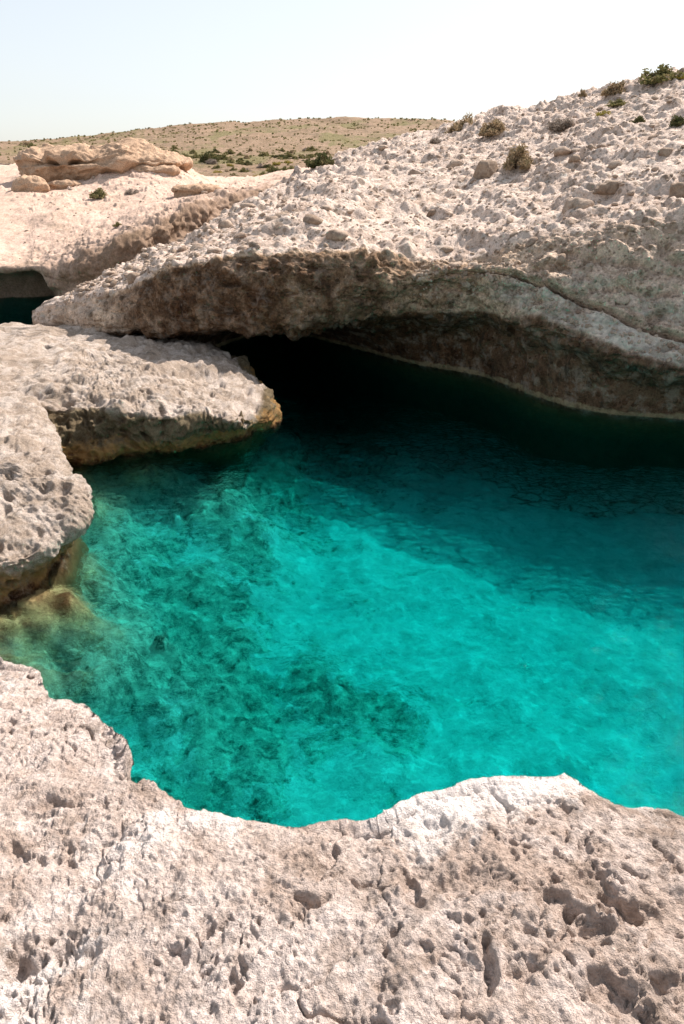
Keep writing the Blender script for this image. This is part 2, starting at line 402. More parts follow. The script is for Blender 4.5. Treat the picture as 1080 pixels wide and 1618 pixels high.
for u, L, K, T1, T2, T3, T4 in sc_cols:
    l, k, t1, t2, t3, t4 = [PY(u, *q) for q in (L, K, T1, T2, T3, T4)]
    w = np.array([l[0]*1.1, l[1]+4.5, -.1]); deep = np.array([w[0], w[1]+1, -6])
    r = np.array([l[0]*1.07, l[1]+3.0, max(l[2]-.35, .6)])
    if 100 <= u: w = np.array([l[0], l[1]+.6, -.1]); deep = w+np.array([0, .5, -5.]); r = l*.5+w*.5
    m_ = l*.5+k*.5+np.array([0, -.15, 0])
    ctrl.append([deep, w, r, l, m_, k, t1, t2, t3, t4, t4+np.array([0, 10, -1.5])])
G, uc = resample(ctrl, [20, 40, 34, 30, 50, 46, 36, 26, 34, 36, 34, 24], 0, .5)
G, vc = resample(G, [3, 8, 14, 18, 22, 52, 44, 44, 14, 4], 1, .45)
G = np.moveaxis(G, 0, 1); UC, VC = np.meshgrid(uc, vc)
Nn = grid_normals(G)
if Nn[VC > 6][:, 2].mean() < 0: Nn = -Nn
P = G.reshape(-1, 3); NR = Nn.reshape(-1, 3); uf = UC.ravel(); vf = VC.ravel()
rock = np.interp(vf, [0, 2, 5.2, 6, 10], [.7, 1, 1, .35, .3])
rocku = np.interp(uf, [0, 2, 3.5, 4.5, 12], [.5, .5, .6, 1, 1])
disp = fbm(P, .22, 2, .5, 5.)*.35*(vf > 4) + fbm(P, .8, 4, .55, 6.)*.5*rock*rocku*sstep(-vf, -6.2, -4.5)
disp += fbm(P, .9, 5, .55, 2.)*.16*(1-sstep(-vf, -6.2, -4.5)*.4) + fbm(P, 2.4, 4, .6, 12.)*.24*rock*rocku
disp += np.clip(fbm(P, 1.4, 4, .6, 44.)-.18, 0, 1)*.55*sstep(vf, 5.5, 6.5)
HP2 = P + NR*disp[:, None]
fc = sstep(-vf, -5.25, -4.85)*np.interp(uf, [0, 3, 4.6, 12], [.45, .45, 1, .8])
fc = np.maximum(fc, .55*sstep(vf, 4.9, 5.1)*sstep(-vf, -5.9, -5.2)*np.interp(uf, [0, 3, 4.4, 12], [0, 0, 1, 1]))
SN, SV, SU = NR.copy(), vf.copy(), uf.copy()
slope_o = mesh_grid('sandy_slope', HP2.reshape(G.shape), M['sand'], attrs={'face': fc}, flip=True)
tag(slope_o, 'pale pink eroded sandy slope above the small dark cave on the left', 'slope', kind='structure')

# ---------------------------------------------------------------- the far hill
sky_v = [(-900, 232), (-400, 232), (0, 226), (60, 223), (150, 216), (240, 206), (330, 198), (450, 192), (540, 190), (640, 191), (700, 194), (850, 202), (1100, 225), (1700, 250)]
ctrl = []
for u, v in sky_v:
    f0 = PY(u, 300, 55); f1 = PY(u, 279, 72); f2 = PY(u, 262, 110); f3 = PY(u, 240, 190)
    f4 = PY(u, v+7, 330); f5 = PY(u, v, 380); f6 = f5+np.array([0, 100, -6])
    if u < 100: f2 = PY(u, 256, 110)
    ctrl.append([f0, f1, f2, f3, f4, f5, f6])
G, uc = resample(ctrl, [10, 12, 16, 20, 20, 20, 24, 20, 20, 16, 16, 12, 10], 0, .5)
G, vc = resample(G, [30, 50, 60, 50, 20, 4], 1, .5)
G = np.moveaxis(G, 0, 1); P = G.reshape(-1, 3)
far = P.copy(); dist = P[:, 1]
far[:, 2] += fbm(P*np.array([1, 1, 0]), .06, 4, .5, 1.)*np.interp(dist, [55, 110, 380], [.5, 1.2, 2.2]) + fbm(P*np.array([1, 1, 0]), .5, 3, .6, 3.)*np.interp(dist, [55, 110, 380], [.25, .4, .7])
def far_extra(n, p, col):
    g = n.ramp(n.noise(n.mapping(p, (1, .45, 1)), .045, 6, .7, .5), [(.5, 0.0), (.6, 1.0)])
    col = n.mix(n.math('MULTIPLY', g, .75), col, (.16, .145, .055))
    s = n.ramp(n.voro(p, .55), [(.22, 1.0), (.42, 0.0)])
    s = n.math('MULTIPLY', s, n.ramp(n.noise(p, .12, 4), [(.42, 0.1), (.58, 1.0)]))
    return n.mix(n.math('MULTIPLY', s, .75), col, (.10, .085, .04))
M['far'] = rock_mat('dry scrubby hill', (.31, .21, .14), (.23, .155, .095), (.2, .145, .09), k=.08, bumpd=.5, cover=.5, extra=far_extra)
farh = mesh_grid('far_hill', far.reshape(G.shape), M['far'], flip=True)
m_ = farh.data
tag(farh, 'long brown scrub-covered hill along the skyline', 'hill', kind='structure')

# ---------------------------------------------------------------- closed shore rocks: polar rings of control points
def blob(name, rings, centre, counts_a, counts_r, mat, dispf, tens=.5, tris=None):
    ctrl = np.array(rings + [np.tile(c, (1, 1)).repeat(len(rings[0]), 0) if np.ndim(c) == 1 else c for c in centre])
    G, vc = resample(ctrl, counts_r, 0, .4)
    G, uc = resample(G, counts_a, 1, tens, closed=True)
    UC, VC = np.meshgrid(uc, vc)
    Nn = grid_normals(G, True)
    if Nn[-8:-4, :, 2].mean() < 0: Nn = -Nn
    upw = sstep(VC, vc.max()-1.2, vc.max()-.5)[..., None]; Nn = Nn*(1-upw)+np.array([0, 0, 1.])*upw
    P = G.reshape(-1, 3); d, attrs = dispf(P, UC.ravel(), VC.ravel(), Nn.reshape(-1, 3))
    fade = 1.0
    Q = P + Nn.reshape(-1, 3)*(d*fade)[:, None]
    Q = Q.reshape(G.shape); Q[-1] = Q[-1].mean(0)
    return mesh_grid(name, Q, mat, closed=True, attrs=attrs), Q, Nn, UC, VC

# promontory
Wp = [PZ(70, 742, 0), PZ(130, 741, 0), PZ(200, 728, 0), PZ(300, 710, 0), PZ(375, 700, 0), PZ(418, 687, 0), PZ(438, 668, 0)] + \
     [np.array(q+(0.,)) for q in ((-1.45, 15.6), (-1.9, 17.2), (-2.9, 19.0), (-4.6, 20.6), (-8, 21.2), (-12, 21.4), (-17, 20.4), (-18, 15), (-13, 11.5), (-8, 11.6))]
Lp = [PZ(60, 640, .95), PZ(115, 640, .92), PZ(178, 652, .85), PZ(250, 658, .8), PZ(325, 655, .75), PZ(372, 668, .62), PZ(405, 655, .52)] + \
     [np.array(q) for q in ((-1.95, 15.8, .50), (-2.4, 17.0, .55), (-3.3, 18.5, .6), (-4.8, 20.0, .7), (-8, 20.4, .85), (-12, 20.4, .9), (-16, 19.6, 1.0), (-16.6, 15.3, 1.3), (-12.6, 12.6, 1.2), (-8.2, 12.5, 1.1))]
Wp, Lp = np.array(Wp), np.array(Lp)
spine = np.array([[-6.2, 16.6, 1.12]]*len(Wp))
inw = (spine-Wp); inw[:, 2] = 0; inw /= np.linalg.norm(inw, axis=1)[:, None]
deep = Wp + inw*2.2 + np.array([0, 0, -6.]); sub = Wp + inw*.8 + np.array([0, 0, -1.1])
mid = Wp*.5+Lp*.5 - inw*.05; wl = Wp + inw*.12
in1 = Lp*.75+spine*.25; in1[:, 2] += .13; in2 = Lp*.4+spine*.6; in2[:, 2] += .03
def dprom(P, uf, vf, Nf):
    wp = P+np.stack([perlin(P, 1.2, 5.), perlin(P, 1.2, 15.), perlin(P, 1.2, 25.)], 1)*.3
    d = fbm(P, .8, 3, .5, 8.)*.36 + fbm(P, 1.8, 4, .6, 1.)*.20 + fbm(wp, 3.2, 4, .6, 7.)*.15 + fbm(P, 9, 3, .6, 17.)*.035
    w, r = worley(wp, 3.6, 1.)
    d -= sstep(.45-w, 0, .3)*(r > .55)*.13*(vf > 2)
    w, r = worley(wp, 8., 1.)
    d -= sstep(.45-w, 0, .2)*(r > .45)*.055
    f = sstep(-vf, -4.35, -3.7)
    d *= np.interp(vf, [0, 3, 3.5, 4.3, 8], [.6, 1, 1.25, .9, .75])
    return d, {'face': f*.95}
prom, PQ, _, _, _ = blob('rock_promontory', [deep, sub, wl, mid, Lp, in1, in2], [spine], [22, 40, 52, 46, 36, 26, 26, 26, 24, 24, 18, 12, 8, 8, 10, 14, 20], [6, 14, 44, 48, 42, 50, 34], M['prom'], dprom)
tag(prom, 'long low pale rock tongue reaching into the pool with an orange stained waterline', 'rock')

# left shore rock
Lr = np.array([PZ(25, 628, 1.02), PZ(68, 655, 1.0), PZ(88, 700, 1.0), PZ(106, 742, 1.0), PZ(139, 772, .95), PZ(136, 808, .8), PZ(95, 842, .66), PZ(45, 872, .6), PZ(-20, 885, .62), PZ(-120, 900, .7), PZ(-350, 900, .9), PZ(-600, 800, 1.1), PZ(-500, 640, 1.2), PZ(-150, 610, 1.1)])
Wr = np.array([PZ(30, 715, 0), PZ(60, 735, 0), PZ(66, 760, 0), PZ(80, 795, 0), PZ(104, 845, 0), PZ(98, 878, 0), PZ(78, 905, 0), PZ(45, 938, 0), PZ(-10, 965, 0), PZ(-100, 985, 0), PZ(-380, 1000, 0), PZ(-700, 880, 0), PZ(-560, 680, 0), PZ(-160, 690, 0)])
sp = np.array([[-6.0, 9.6, 1.16]]*len(Wr))
inr = sp-Wr; inr[:, 2] = 0; inr /= np.linalg.norm(inr, axis=1)[:, None]
def drock(P, uf, vf, Nf):
    wp = P+np.stack([perlin(P, 1.5, 5.), perlin(P, 1.5, 15.), perlin(P, 1.5, 25.)], 1)*.25
    d = fbm(P, .8, 3, .5, 18.)*.17 + fbm(P, 2.6, 4, .6, 21.)*.12 + fbm(wp, 5, 4, .6, 27., True)*.05 + fbm(P, 12, 3, .6, 17.)*.02
    w, r = worley(wp, 4.4, 6.)
    d -= sstep(.45-w, 0, .25)*(r > .6)*.10*(vf > 2)
    w, r = worley(wp, 13., 6.)
    d -= sstep(.45-w, 0, .3)*(r > .5)*.022
    return d, {'face': sstep(-vf, -3.75, -3.0)*.7}
lrock, _, _, _, _ = blob('shore_rock', [Wr-inr*.7+np.array([0, 0, -4.]), Wr-inr*.3+np.array([0, 0, -.8]), Wr+inr*.05, Wr*.5+Lr*.5, Lr, Lr*.6+sp*.4+np.array([0, 0, .07])], [sp], [24, 30, 28, 34, 40, 36, 32, 32, 30, 22, 14, 8, 8, 12], [4, 12, 26, 30, 44, 30], M['prom'], drock)
tag(lrock, 'blunt pale shore rock overhanging brown shallows at the left edge', 'rock')

# ---------------------------------------------------------------- foreground ledge
edge_px = [(-1500, 960, 3.0), (-900, 985, 3.0), (-500, 1000, 3.0), (-250, 1005, 3.0), (-90, 1020, 3.0), (0, 1030, 3.0), (22, 1043, 3.0), (60, 1056, 3.02), (70, 1080, 3.03), (82, 1096, 3.05), (112, 1102, 3.05), (150, 1120, 3.08), (165, 1138, 3.1), (200, 1160, 3.12), (211, 1180, 3.14), (208, 1226, 3.2),
  (232, 1224, 3.2), (265, 1246, 3.22), (300, 1268, 3.24), (350, 1279, 3.25), (420, 1297, 3.25), (480, 1299, 3.25), (530, 1289, 3.26), (592, 1287, 3.28), (612, 1268, 3.3), (660, 1248, 3.32), (735, 1229, 3.33), (800, 1218, 3.34), (850, 1219, 3.34), (900, 1219, 3.33), (935, 1242, 3.32), (985, 1273, 3.3), (1032, 1276, 3.3), (1055, 1295, 3.29), (1090, 1303, 3.28), (1200, 1330, 3.25), (1400, 1320, 3.2), (1800, 1250, 3.1), (2600, 1200, 3.0)]
edge = np.array([PZ(u, v, z) for u, v, z in edge_px])
cnt = []
for i in range(len(edge)-1):
    u0, u1 = edge_px[i][0], edge_px[i+1][0]
    L_ = np.linalg.norm(edge[i+1]-edge[i])
    cnt.append(int(max(4, L_/(.0036 if u0 >= -30 and u1 < 1150 else .03))))
EG, ep = resample(edge, cnt, 0, .5)
nE = len(EG)
ef = EG*np.array([1, 1, 0])
EG[:, 1] += fbm(ef, 7, 4, .6, 211.)*.030 + fbm(ef, 28, 3, .6, 212.)*.009
EG[:, 0] += fbm(ef, 7, 4, .6, 213.)*.024
def smooth(A, w):
    for _ in range(3): A = np.stack([np.convolve(np.pad(A[:, k], w, mode='edge'), np.ones(2*w+1)/(2*w+1), 'valid') for k in range(3)], 1)
    return A
# smoothed edge gives the direction rows run back from the water
cumx = np.cumsum(np.r_[0, np.linalg.norm(np.diff(EG, axis=0), axis=1)]); iL, iR = np.searchsorted(ep, 5), np.searchsorted(ep, 34)
back = np.stack([np.interp(cumx, [0, cumx[iL], cumx[iR], cumx[-1]], [-8, -1.6, 1.5, 7]), np.full(nE, -2.6), np.full(nE, 3.45)], 1)
back = smooth(back, 60)
rows_in = np.concatenate([np.linspace(0, .37, 400), np.linspace(.375, 1, 50)])
rows = []
cliff = [(.45, -4.2), (.55, -3.4), (.60, -2.2), (.55, -1.2), (.40, -.6), (.22, -.25), (.08, -.09), (0.02, -.03), (0, 0)]   # (inward offset, dz): undercut drop to the sea
sm = smooth(EG, 40); sm2 = smooth(EG, 110)
tn = np.gradient(sm, axis=0); tn[:, 2] = 0; tn /= np.linalg.norm(tn, axis=1)[:, None]
inn = np.stack([tn[:, 1], -tn[:, 0], 0*tn[:, 0]], 1)
if (inn[:, 1].mean()) > 0: inn = -inn
for off, dz in cliff[:-1]:
    base = sm if dz < -.3 else (sm*.5+EG*.5 if dz < -.2 else EG)
    rows.append(base+inn*(off)+np.array([0, 0, dz]))
K_ = len(rows)
cl = np.array(rows); cl, _ = resample(cl, [6, 6, 8, 8, 10, 10, 8], 0, .5)
top = []
for t in rows_in:
    k1 = math.exp(-t*26); k2 = math.exp(-t*9)
    base = EG*k1+(sm*k2+sm2*(1-k2))*(1-k1)
    q = base*(1-t)+back*t
    q[:, 2] += .10*(1-math.exp(-t*7)) - .02*math.exp(-t*60)
    top.append(q)
top = np.array(top)
G = np.concatenate([cl, top], 0)
lab = np.concatenate([np.linspace(-1, -.02, len(cl)), rows_in])
VC = np.repeat(lab[:, None], nE, 1)
Nn = grid_normals(G)
if Nn[-60:, :, 2].mean() < 0: Nn = -Nn
P = G.reshape(-1, 3); vf = VC.ravel()
wp = P+np.stack([perlin(P, 5, 5.), perlin(P, 5, 15.), perlin(P, 5, 25.)], 1)*.06
d = fbm(P, 1.3, 3, .5, 70.)*.11 + fbm(P, 5.5, 4, .6, 71.)*.042 + fbm(P, 13, 4, .62, 72.)*.022 + fbm(P, 48, 3, .6, 73.)*.0095
wp2 = wp+np.stack([fbm(P, 22, 2, .5, 5.), fbm(P, 22, 2, .5, 15.), fbm(P, 22, 2, .5, 25.)], 1)*.035 + np.stack([fbm(P, 8, 2, .5, 5.), fbm(P, 8, 2, .5, 15.), fbm(P, 8, 2, .5, 25.)], 1)*.05
patch = sstep(fbm(P, 2.3, 2, .5, 90.), -.15, .25)
for sc_, lim, rad, dep, sd in ((4.3, .86, .36, .045, 3.), (9.0, .80, .38, .033, 9.), (15., .71, .38, .024, 29.), (27., .58, .4, .016, 4.), (52., .4, .42, .010, 14.)):
    w, r = worley(wp2*np.array([1, .88, 1]), sc_, sd)
    shape = sstep(rad-w, 0, rad*.28)
    d -= shape*(r > lim)*dep*(.3+.7*patch)
# larger hollows, crevices and cracks of this ledge: (u, v, half width, half height in photo pixels, depth)
wq = P[:, :2]+np.stack([fbm(P, 9, 3, .6, 301.), fbm(P, 9, 3, .6, 302.)], 1)*.06
for u, v, hw_, hh_, dp_ in ((105, 1478, 42, 24, .05), (135, 1345, 26, 30, .035), (20, 1300, 26, 14, .04), (515, 1338, 14, 40, .06), (485, 1398, 26, 10, .05), (372, 1530, 14, 30, .05), (318, 1450, 12, 16, .035),
   (735, 1395, 46, 30, .05), (655, 1400, 12, 26, .05), (620, 1490, 8, 36, .05), (870, 1452, 30, 20, .055), (800, 1362, 18, 18, .03), (815, 1345, 14, 10, .03), (940, 1375, 18, 12, .03), (770, 1545, 14, 46, .05), (815, 1560, 24, 26, .04), (828, 1498, 12, 8, .03),
   (690, 1288, 28, 14, .035), (1050, 1350, 8, 36, .03), (560, 1375, 16, 10, .03), (12, 1560, 18, 14, .05), (265, 1480, 12, 8, .03), (60, 1218, 44, 10, .04), (150, 1215, 12, 7, .03), (455, 1550, 12, 10, .03), (35, 1238, 26, 10, .03)):
    c_ = PZ(u, v, 3.36); sx = abs(PZ(u+hw_, v, 3.36)[0]-c_[0]); sy = abs(PZ(u, v+hh_, 3.36)[1]-c_[1])
    q_ = np.sqrt(((wq[:, 0]-c_[0])/sx)**2+((wq[:, 1]-c_[1])/sy)**2)
    d -= dp_*.62*sstep(1.2-q_, 0, .6)*(vf > 0)
cn = fbm(P, 2.1, 4, .55, 401.); d -= .03*np.exp(-(cn/.010)**2)*sstep(fbm(P, 1.4, 2, .5, 403.), -.05, .15)
cn = fbm(P, 5.1, 3, .55, 405.); d -= .012*np.exp(-(cn/.014)**2)*sstep(fbm(P, 3.1, 2, .5, 407.), -.05, .15)
w, r = worley(wp, 34., 44.)
d += sstep(.42-w, 0, .3)*(r > .6)*.007
am = np.interp(vf, [-1, -.3, -.02, 0, .03, 1], [2.5, 1.6, .6, .55, .9, 1])
Q = P+Nn.reshape(-1, 3)*(d*am)[:, None]
cr = np.clip(.06+1.5*fbm(P, .9, 2, .5, 51.)+.45*sstep(-P[:, 1], -1.25, -.75)*sstep(-P[:, 0], -.4, .5)+.25*sstep(-P[:, 1], -1.0, -.7), 0, .9)
ledge = mesh_grid('rock_ledge', Q.reshape(G.shape), M['ledge'], attrs={'crust': cr}, flip=False)
tag(ledge, 'pitted whitish rock ledge in the foreground above the pool', 'rock ledge', kind='structure')

# ---------------------------------------------------------------- seabed
db = [(0, 960, .15, 1), (0, 1000, .2, 1), (50, 960, .25, 1), (50, 1010, .35, 1), (0, 1040, .35, 1), (-200, 1000, .3, 1), (110, 990, .45, 1), (70, 1065, .7, 1), (-100, 560, 7, 1), (20, 500, 7, 1), (70, 480, 7, 1), (-60, 520, 7, 1), (20, 470, 8, 1), (100, 1090, 1.2, .9), (200, 1000, 1.2, .95), (200, 900, 1.1, .75), (115, 880, .35, 1), (150, 780, .6, .9), (130, 745, .25, 1),
  (220, 745, .35, .95), (220, 770, .5, .9), (180, 800, .7, .85), (350, 755, .6, .9), (300, 775, .7, .8), (300, 805, .9, .7), (415, 765, 2.4, .9), (420, 715, 2.6, 1), (250, 830, 1.4, .55), (350, 800, 1.6, .75), (410, 820, 3.4, .7), (460, 860, 3.8, .5), (450, 720, 6.0, .9), (350, 712, .8, .9), (300, 900, 2.2, .3), (250, 950, 1.9, .6), (300, 1020, 2.2, .75), (350, 1100, 2.4, .8), (220, 1200, 2.3, .45), (420, 1200, 2.6, .7), (400, 1270, 2.6, .5),
  (500, 1000, 3.1, .2), (520, 900, 3.0, .25), (700, 1000, 3.4, .12), (900, 1100, 3.5, .2), (1080, 1200, 3.5, .25), (980, 1060, 3.2, .25), (560, 1150, 2.9, .75), (630, 1170, 3.0, .7), (700, 1220, 3.1, .1), (760, 1120, 3.2, .25), (560, 1240, 3.0, .3), (470, 1080, 2.8, .55), (640, 1050, 3.3, .1), (900, 1180, 3.3, .25), (850, 950, 3.8, .1), (1000, 1000, 3.8, .2), (650, 860, 3.5, .15), (560, 830, 4.4, .3), (480, 800, 5.6, .9), (430, 775, 5.0, .9), (700, 790, 5.0, .2), (900, 800, 5.2, .2), (900, 850, 4.2, .1), (1060, 790, 5.4, .2), (450, 690, 3.9, 1), (490, 730, 6.2, 1), (520, 780, 6.0, .8), (400, 745, 1.3, .9), (1080, 850, 3.8, .1), (1080, 720, 6.5, .9), (800, 700, 6.5, .9), (600, 620, 7.5, 1), (470, 620, 6.0, 1), (480, 560, 6, 1), (500, 760, 4.5, .8), (750, 730, 5.0, .5), (1000, 730, 5.2, .6)]  # last value: weedy rock, plus overhang and cave shade painted in as dark bed
def dmap(d_): return d_ if d_ < 1 else 1+(d_-1)*.52 if d_ < 3.9 else d_-1.7
dpt = np.array([list(PZ(u, v, -dmap(d_))[:2])+[-dmap(d_), r_] for u, v, d_, r_ in db])
def idw(X, Y):
    num = 0; den = 0; nr = 0
    for x, y, d_, r_ in dpt:
        w = 1/(((X-x)**2+(Y-y)**2)+.12)**1.6
        num = num+w*d_; nr = nr+w*r_; den = den+w
    return num/den, nr/den
xs = np.concatenate([np.linspace(-40, -9, 20, endpoint=False), np.linspace(-9, 9, 330, endpoint=False), np.linspace(9, 40, 20)])
ys = np.concatenate([np.linspace(-6, 1.5, 8, endpoint=False), np.linspace(1.5, 18, 270, endpoint=False), np.linspace(18, 46, 36)])
X, Y = np.meshgrid(xs, ys); Z, R = idw(X, Y)
P = np.stack([X, Y, 0*X], -1).reshape(-1, 3)
Rr = R.ravel()
Z = Z.ravel() + fbm(P, .7, 4, .55, 3.)*.5*(.3+Rr) + fbm(P, 2.4, 4, .55, 13., True)*.16*Rr
Z = np.minimum(Z, -.06)
wp_ = P+np.stack([fbm(P, 1.5, 3, .5, 5.), fbm(P, 1.5, 3, .5, 15.), 0*P[:, 0]], 1)*.25
w, r = worley(wp_, 2.6, 9.)
Z = Z + sstep(.5-w, 0, .3)*(r > .5)*.16*np.clip(Rr-.05, 0, 1)*np.clip(-Z, 0, 1)
w, r = worley(wp_, 1.1, 5.)
Z = Z + sstep(.5-w, 0, .3)*(r > .45)*.24*np.clip(Rr-.1, 0, 1)*np.clip(-Z, 0, 1)
P[:, 2] = Z
m, t, out = new_mat('sand and weedy rock under water'); n = N(t); p = n.pos()
rk = n.math('ADD', n.attr('rocky_shade'), n.math('MULTIPLY', n.math('SUBTRACT', n.noise(p, 1.1, 8, .74, .5), .5), 2.2))
zz = n.zed(p)
deepf = n.ramp(n.math('MULTIPLY', zz, -.5), [(.12, 0.0), (.42, 1.0)])
rockc = n.mix(deepf, n.mix(n.ramp(n.noise(p, 3.5, 5, .7), [(.4, 0.0), (.6, 1.0)]), (.12, .05, .02), (.44, .28, .13)),
              n.mix(n.ramp(n.noise(p, 4.5, 7, .75), [(.42, 0.0), (.58, 1.0)]), (.03, .05, .035), (.42, .44, .33)))
sandc = n.mix(n.ramp(n.noise(p, 2.6, 8, .75, .6), [(.38, 0.0), (.6, 1.0)]), (.34, .33, .27), (.70, .68, .60))
col = n.mix(n.ramp(rk, [(.42, 0.0), (.58, 1.0)]), sandc, rockc)
t.links.new(n.principled(col, .9, n.bump(n.noise(p, 6, 6, .7), .12, .8), .1), out.inputs[0])
M['seabed'] = m
sb = mesh_grid('seabed', P.reshape(X.shape+(3,)), m, attrs={'rocky_shade': Rr})
tag(sb, 'pale sand and weedy rock under the turquoise water', 'seabed', kind='structure')

# ---------------------------------------------------------------- water: one closed body with a rippled top
m, t, out = new_mat('clear turquoise sea water'); n = N(t); p = n.pos()
rip = n.bump(n.math('ADD', n.noise(n.mapping(p, (1, 1.6, 1)), 3.2, 4, .55, .8), n.math('MULTIPLY', n.noise(p, 11, 3, .5, .5), .45)), .22, .9)
rip2 = n.bump(n.noise(n.mapping(p, (1, 1.8, 1)), 5, 4, .6, .6), .035, .6)
rf = n.node('ShaderNodeBsdfRefraction'); rf.inputs['IOR'].default_value = 1.09; rf.inputs['Roughness'].default_value = 0; n.set(rf.inputs['Normal'], rip)
# painted caustics: a Voronoi network varies transmission to imitate sunlight focused by ripples
wv = n.node('ShaderNodeVectorMath', operation='ADD'); nz = n.node('ShaderNodeTexNoise'); n.set(nz.inputs['Vector'], p); nz.inputs['Scale'].default_value = 1.6; nz.inputs['Detail'].default_value = 3
sc = n.node('ShaderNodeVectorMath', operation='SCALE'); n.set(sc.inputs[0], nz.outputs['Color']); sc.inputs['Scale'].default_value = .7
n.set(wv.inputs[0], p); n.set(wv.inputs[1], sc.outputs[0])
net = n.ramp(n.voro(wv.outputs[0], 2.9, 'DISTANCE_TO_EDGE'), [(0, .42), (.05, .16), (.13, 0.0)])
net2 = n.ramp(n.voro(wv.outputs[0], 6.3, 'DISTANCE_TO_EDGE'), [(0, .28), (.08, .10), (.2, 0.0)])
net = n.math('ADD', n.math('ADD', net, net2), n.ramp(n.noise(p, 1.3, 5, .7, .5), [(.35, .28), (.65, .46)]), clamp=True)
tr = n.node('ShaderNodeBsdfTransparent')
mx = n.node('ShaderNodeMixShader'); n.set(mx.inputs[0], n.math('SUBTRACT', 1.0, net)); t.links.new(tr.outputs[0], mx.inputs[1]); t.links.new(rf.outputs[0], mx.inputs[2])
gl = n.node('ShaderNodeBsdfGlossy'); gl.inputs['Color'].default_value = (.5, .5, .5, 1); gl.inputs['Roughness'].default_value = .02; n.set(gl.inputs['Normal'], rip2)
fr = n.node('ShaderNodeFresnel'); fr.inputs[0].default_value = 1.045
m2 = n.node('ShaderNodeMixShader'); t.links.new(fr.outputs[0], m2.inputs[0]); t.links.new(mx.outputs[0], m2.inputs[1]); t.links.new(gl.outputs[0], m2.inputs[2])
t.links.new(m2.outputs[0], out.inputs[0])
va = n.node('ShaderNodeVolumeAbsorption'); va.inputs[0].default_value = (0.0, .893, .902, 1); va.inputs[1].default_value = 1.04
t.links.new(va.outputs[0], out.inputs[1])
M['water'] = m
xs = np.concatenate([np.linspace(-40, -7, 30, endpoint=False), np.linspace(-7, 8.5, 430, endpoint=False), np.linspace(8.5, 40, 30)])
ys = np.concatenate([np.linspace(-6, 2.4, 12, endpoint=False), 2.4*(24/2.4)**np.linspace(0, 1, 430, endpoint=False), np.linspace(24, 46, 30)])
X, Y = np.meshgrid(xs, ys); rng = np.random.RandomState(3); Z = 0*X
P = np.stack([X, Y, 0*X], -1).reshape(-1, 3)
wx = X+perlin(P, .5, 1.).reshape(X.shape)*.9; wy = Y+perlin(P, .5, 9.).reshape(X.shape)*.9
for k in range(34):
    lam = math.exp(rng.uniform(math.log(.16), math.log(1.1))); a = rng.normal(1.9, .7); kk = 2*math.pi/lam
    Z += .0042*lam*np.sin(kk*(math.cos(a)*wx+math.sin(a)*wy)+rng.uniform(0, 6.3))
Z *= np.interp(Y, [3, 7, 10, 14, 20], [.75, .55, .3, .12, .06])*(.6+.8*np.clip(perlin(P, .35, 4.).reshape(X.shape)+.4, 0, 1))
W = np.stack([X, Y, Z], -1)
nr, nc = X.shape
water = mesh_grid('water', W, m)
import bmesh
bm = bmesh.new(); bm.from_mesh(water.data); bm.verts.ensure_lookup_table()
loop = [bm.verts[i] for i in list(range(nc))] + [bm.verts[r*nc+nc-1] for r in range(1, nr)] + [bm.verts[(nr-1)*nc+c] for c in range(nc-2, -1, -1)] + [bm.verts[r*nc] for r in range(nr-2, 0, -1)]
low = [bm.verts.new((v.co.x, v.co.y, -10)) for v in loop]
for i in range(len(loop)):
    j = (i+1) % len(loop); bm.faces.new((loop[j], loop[i], low[i], low[j]))
bm.faces.new(low[::-1]); bm.to_mesh(water.data); bm.free()
tag(water, 'turquoise sea water filling the rock pool and the cave', 'water', kind='structure')

# ---------------------------------------------------------------- sandstone outcrop on the sand
cx = PY(150, 262, 42.0); ox, oy, oz = cx[0]+.1, 42.3, cx[2]
na = 16
def ring(z, ra, rb, dx=0, right=0):
    out = []
    for i in range(na):
        a = 2*math.pi*i/na; ca, sa = math.cos(a), math.sin(a)
        x = ra*ca+dx + (right if ca > .85 else (right*.4 if ca > .5 else 0))
        out.append((ox+x, oy+rb*sa, oz+z + (.25 if ca > .5 else 0)*min(1, max(0, z+.6))))
    return np.array(out)
rings = [ring(-2.2, 4.0, 3, -1.0), ring(-.95, 3.0, 2.0, -1.3), ring(-.5, 3.2, 2.2, -1.0, .1), ring(-.1, 4.0, 2.6, -.35, 1.1), ring(.12, 4.0, 2.6, -.3, .9), ring(.30, 3.9, 2.5, -.5, .4), ring(.52, 3.7, 2.4, -.5, .1), ring(.75, 3.3, 2.0, -.4), ring(.9, 2.4, 1.4, -.4)]
def dsand(P, uf, vf, Nf):
    d = fbm(P, .45, 3, .5, 8.)*.6 + fbm(P*np.array([1, 1, 1.5]), 1.3, 4, .6, 1.)*.38 + fbm(P*np.array([1, 1, 1.6]), 3.6, 3, .6, 3.)*.12
    q = P-np.array([ox-1.3, oy-2.3, oz+.28])+np.stack([perlin(P, .9, 3.), perlin(P, .9, 13.), perlin(P, .9, 23.)], 1)*.4
    d -= 1.0*np.exp(-((q[:, 0]/1.9)**2+(q[:, 1]/1.6)**2+(q[:, 2]/.30)**2)**1.3)
    return d, {}
oc, _, _, _, _ = blob('sandstone_outcrop', rings, [np.array([ox-.4, oy, oz+.95])], [14]*na, [8, 10, 12, 12, 12, 12, 12, 10, 6], M['sandstone'], dsand)
tag(oc, 'wind-carved tan sandstone cap overhanging the pink sand, left background', 'rock outcrop')
